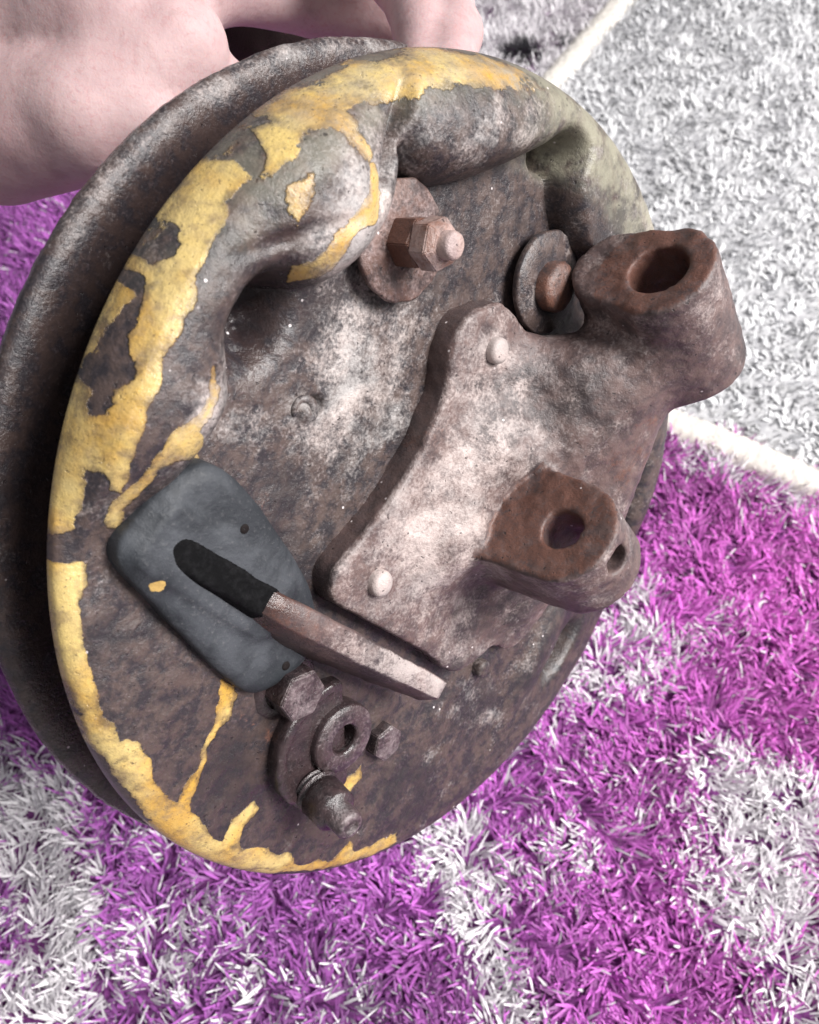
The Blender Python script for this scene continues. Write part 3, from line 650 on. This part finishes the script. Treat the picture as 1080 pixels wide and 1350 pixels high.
def fibre_mat(name, rough=.6):
    t = NT(name); x = t.n('ShaderNodeAttribute', attribute_name='tint'); t.l(x.outputs['Color'], t.b.inputs['Base Color'])
    t.b.inputs['Roughness'].default_value = rough; t.b.inputs['Specular IOR Level'].default_value = .25
    t.b.inputs['Sheen Weight'].default_value = .15
    return t.m
def fibres(name, xy, z0, length, width, tint, mat, parent, lean, seed, segs=3):
    r = np.random.default_rng(seed); n = len(xy)
    az = math.pi * 1.6 * fbm(xy[:, 0] * 38, xy[:, 1] * 38, 0 * xy[:, 0], seed + 70, 2) + r.normal(0, .75, n); L_ = length * r.uniform(.65, 1.25, n); W = width * r.uniform(.6, 1.3, n)
    ln = np.clip(r.normal(lean, .25, n), .1, 1.35); curl = r.uniform(.1, .9, n)
    side = az + math.pi / 2 + r.normal(0, .5, n)
    p = np.stack([xy[:, 0], xy[:, 1], np.full(n, z0)], 1); out = []
    for s in range(segs + 1):
        w = W * (1.0 if s < segs else .35) * (.75 if s == 0 else 1)
        sd = np.stack([np.cos(side), np.sin(side), .25 * np.sin(az * 3)], 1) * w[:, None] / 2
        out += [p - sd, p + sd]
        a = ln * .45 + curl * (s + 1) / segs * ln
        p = p + np.stack([np.cos(az) * np.sin(a), np.sin(az) * np.sin(a), np.cos(a)], 1) * (L_ / segs)[:, None]
    V = np.stack(out, 1); k = V.shape[1]
    F = np.concatenate([np.stack([np.arange(n) * k + 2 * s, np.arange(n) * k + 2 * s + 1, np.arange(n) * k + 2 * s + 3, np.arange(n) * k + 2 * s + 2], 1) for s in range(segs)])
    me = np_mesh(name, V.reshape(-1, 3), F)
    a = me.color_attributes.new('tint', 'FLOAT_COLOR', 'POINT'); c = np.ones((n, k, 4), np.float32); c[..., :3] = tint[:, None]
    a.data.foreach_set('color', c.ravel())
    o = link(name, me, mat, parent); o['kind'] = 'stuff'; return o
# pattern of the rug, laid out on the floor in metres
RUGW = []   #RUGPOLYS
#RUG-DATA
RUGW += [
    ([(-0.314, 0.178), (-0.255, 0.162), (-0.22, 0.136), (-0.219, 0.106), (-0.196, 0.078), (-0.201, 0.055), (-0.186, 0.001), (-0.26, 0.001)], 1.0),
    ([(-0.235, 0.146), (-0.184, 0.128), (-0.145, 0.111), (-0.138, 0.101), (-0.185, 0.101), (-0.219, 0.121)], 0.3),
    ([(-0.204, 0.068), (-0.147, 0.087), (-0.119, 0.068), (-0.102, 0.042), (-0.084, 0.001), (-0.195, 0.001)], 0.42),
    ([(-0.069, 0.055), (-0.029, 0.046), (-0.01, 0.025), (-0.047, 0.005), (-0.089, 0.005)], 0.3),
    ([(-0.005, 0.111), (0.032, 0.136), (0.042, 0.116), (0.03, 0.092), (0.06, 0.068), (0.089, 0.013), (0.102, -0.003), (0.046, -0.003), (0.029, 0.051), (0.01, 0.082)], 1.05),
    ([(0.031, 0.116), (0.082, 0.106), (0.138, 0.136), (0.163, 0.126), (0.133, 0.101), (0.081, 0.082), (0.05, 0.078)], 0.7),
    ([(0.145, 0.287), (0.187, 0.328), (0.193, 0.287), (0.211, 0.255), (0.195, 0.224), (0.163, 0.207), (0.177, 0.184), (0.124, 0.207), (0.114, 0.224), (0.082, 0.173), (0.06, 0.162), (0.09, 0.207), (0.117, 0.249)], 0.75),
    ([(0.191, 0.167), (0.23, 0.173), (0.305, 0.167), (0.291, 0.116), (0.237, 0.106), (0.205, 0.126), (0.192, 0.141)], 1.0),
    ([(0.191, 0.136), (0.294, 0.126), (0.26, 0.001), (0.195, 0.001), (0.219, 0.046), (0.194, 0.068), (0.18, 0.106)], 0.72),
    ([(0.219, 0.501), (0.264, 0.479), (0.373, 0.419), (0.358, 0.365), (0.31, 0.392), (0.261, 0.428), (0.243, 0.436)], 0.8),
    ([(0.202, 0.268), (0.277, 0.287), (0.285, 0.268), (0.209, 0.243)], 0.35),
    ([(0.0, 1.292), (0.369, 1.292), (0.23, 1.026), (0.089, 0.886), (0.0, 0.886)], 1.0),
    ([(-0.17, 1.558), (0.437, 1.558), (0.265, 1.151), (0.102, 1.151)], 0.95),
]
RUGD = [[(0.121, 1.088), (0.146, 1.121), (0.182, 1.117), (0.175, 1.078), (0.142, 1.064)], [(0.198, 1.14), (0.213, 1.143), (0.209, 1.121), (0.197, 1.121)]]
MAT_L1 = ((0.156, 0.996), (0.257, 1.132))
MAT_L2 = ((0.232, 0.487), (0.32, 0.436))
MA = np.array([.865, -.502]); MB = np.array([.502, .865])
MK = np.array([-.04, .644])                                    # corner of the grey mat, hidden behind the plate
MLA, MLB = 1.25, 1.15
def mat_st(xy): q = xy - MK; return q @ MA, q @ MB

rug = bpy.data.objects.new('shag_rug', None); col.objects.link(rug)
tag(rug, 'purple and white shaggy rug lying under the held brake plate', 'rug')
bm = bmesh.new(); bmesh.ops.create_grid(bm, x_segments=40, y_segments=40, size=1.); me = bpy.data.meshes.new('backing'); bm.to_mesh(me); bm.free()
def back_mat():
    t = NT('rug_backing'); co = t.coord(); f = t.noise(co, .12, 6, .7)
    t.l(t.mix(t.step(f, .35, .65), (.10, .018, .11), (.26, .06, .27)), t.b.inputs['Base Color']); t.b.inputs['Roughness'].default_value = .9
    t.l(t.bump(f, .004, 1.), t.b.inputs['Normal']); return t.m
bk = link('backing', me, back_mat(), rug); bk.location = (0, .65, .003); bk.scale = (1.05, 1.05, 1)
n = 640000
xy = np.stack([RNG.uniform(-1.0, 1.0, n), RNG.uniform(-.33, 1.66, n)], 1)
# thin out what lies well beside the view
dist = np.abs(xy[:, 0]) - (.34 + .42 * np.clip(xy[:, 1], 0, 2)); keep = (RNG.uniform(0, 1, n) < np.clip(1.0 - dist * 4, .22, 1)) & (xy[:, 1] > -.33)
s_, t_ = mat_st(xy); keep &= ~((s_ > .012) & (t_ > .012) & (s_ < MLA) & (t_ < MLB))
xy = xy[keep]; n = len(xy); x, y = xy.T
white = np.full(n, .03) + .10 * (fbm(x * 9, y * 9, 0 * x, 5, 3) > .75)
wx = x + .014 * fbm(x * 28, y * 28, 0 * x, 81, 3); wy = y + .014 * fbm(x * 28, y * 28, 0 * x, 86, 3)
for P, a in RUGW: white = np.maximum(white, a * sstep(.018, -.018, poly_sd(P, wx, wy)))
# beyond the patches in view the pattern goes on as loose blotches
far = (np.abs(x) > .30 + .5 * np.clip(y, 0, 2)) | (y < -.02)
white = np.where(far, np.maximum(white, .75 * sstep(.05, .35, fbm(x * 5 + 3, y * 5, 0 * x, 15, 3))), white)
pick = RNG.uniform(0, 1, n) < white + .35 * fbm(x * 40, y * 40, 0 * x, 66, 2) * (white > .2) * (white < .9)
pur = np.stack([.44 * np.ones(n), .125 * np.ones(n), .48 * np.ones(n)], 1) * (1 + .30 * fbm(x * 7, y * 7, 0 * x, 31, 3))[:, None] * RNG.uniform(.65, 1.35, n)[:, None]
pur[:, 1] += RNG.uniform(0, .06, n) * (RNG.uniform(0, 1, n) < .4)
pur[:, 0] *= 1 + .22 * sstep(-.1, .35, x)                       # purple is redder towards one side
wht = np.array([.86, .83, .86]) * RNG.uniform(.78, 1.1, n)[:, None]
tint = np.where(pick[:, None], wht, pur)
for P in RUGD:
    m = poly_sd(P, wx, wy) < 0; tint[m] = np.array([.03, .028, .035])
# trampled, clumped pile
fibres('pile', xy, .002, .018, .0019, np.clip(tint, 0, .92), fibre_mat('rug_pile'), rug, 1.0, 5, segs=2)

mat = bpy.data.objects.new('floor_mat', None); col.objects.link(mat)
tag(mat, 'light grey short pile mat with cream edging, at the upper right', 'mat')
def mesh_strip(name, p0, ea, eb, la, lb, h, seed, na, nb, mat_, amp):
    A = np.linspace(0, la, na); B = np.linspace(-lb / 2, lb / 2, nb); AA, BB = np.meshgrid(A, B, indexing='ij')
    XY = p0 + AA[..., None] * ea + (BB + .002 * fbm(AA * 20, BB * 0, 0 * AA, seed, 3))[..., None] * eb
    Z = h * np.sqrt(np.clip(1 - (BB / (lb / 2)) ** 2, 0, 1)) + .004 + amp * fbm(AA * 220, BB * 220, 0 * AA, seed + 3, 2) * (np.abs(BB) < lb * .49)
    V = np.concatenate([XY, Z[..., None]], -1).reshape(-1, 3); i = np.arange(na - 1)[:, None] * nb; j = np.arange(nb - 1)[None]
    return link(name, np_mesh(name, V, np.stack([i + j, i + nb + j, i + nb + j + 1, i + j + 1], -1).reshape(-1, 4)), mat_, mat)
M_BIND = simple_mat('cream_binding', (.74, .70, .64), .85)
mesh_strip('binding', MK, MB, MA, MLB, .034, .016, 3, 700, 20, M_BIND, .0011)
mesh_strip('binding', MK, MA, MB, MLA, .032, .015, 9, 700, 20, M_BIND, .0011)
def mat_back():
    t = NT('mat_backing'); co = t.coord(); f = t.noise(co, .1, 6, .7)
    t.l(t.mix(t.step(f, .3, .7), (.30, .30, .32), (.55, .55, .56)), t.b.inputs['Base Color']); t.b.inputs['Roughness'].default_value = .9; return t.m
q = np.array([MK, MK + MA * MLA, MK + MA * MLA + MB * MLB, MK + MB * MLB]); V = np.array([(a, b, z) for z in (.004, .008) for a, b in q])
me = bpy.data.meshes.new('backing'); me.from_pydata(V.tolist(), [], [(3, 2, 1, 0), (4, 5, 6, 7), (0, 1, 5, 4), (1, 2, 6, 5), (2, 3, 7, 6), (3, 0, 4, 7)]); link('backing', me, mat_back(), mat, smooth=False)
n = 90000; s_ = RNG.uniform(.01, MLA, n); t_ = RNG.uniform(.01, MLB, n); xy = MK + s_[:, None] * MA + t_[:, None] * MB
g = .76 + .09 * fbm(s_ * 30, t_ * 70, 0 * s_, 7, 3) + RNG.normal(0, .03, n); g = np.where(fbm(s_ * 60, t_ * 60, 0 * s_, 19, 2) > .62, g * .75, g)
tint = np.clip(np.stack([g * .985, g * .99, g * 1.01], 1), .1, .85)
fibres('pile', xy, .007, .010, .0034, tint, fibre_mat('mat_pile', .8), mat, 1.0, 8, segs=2)
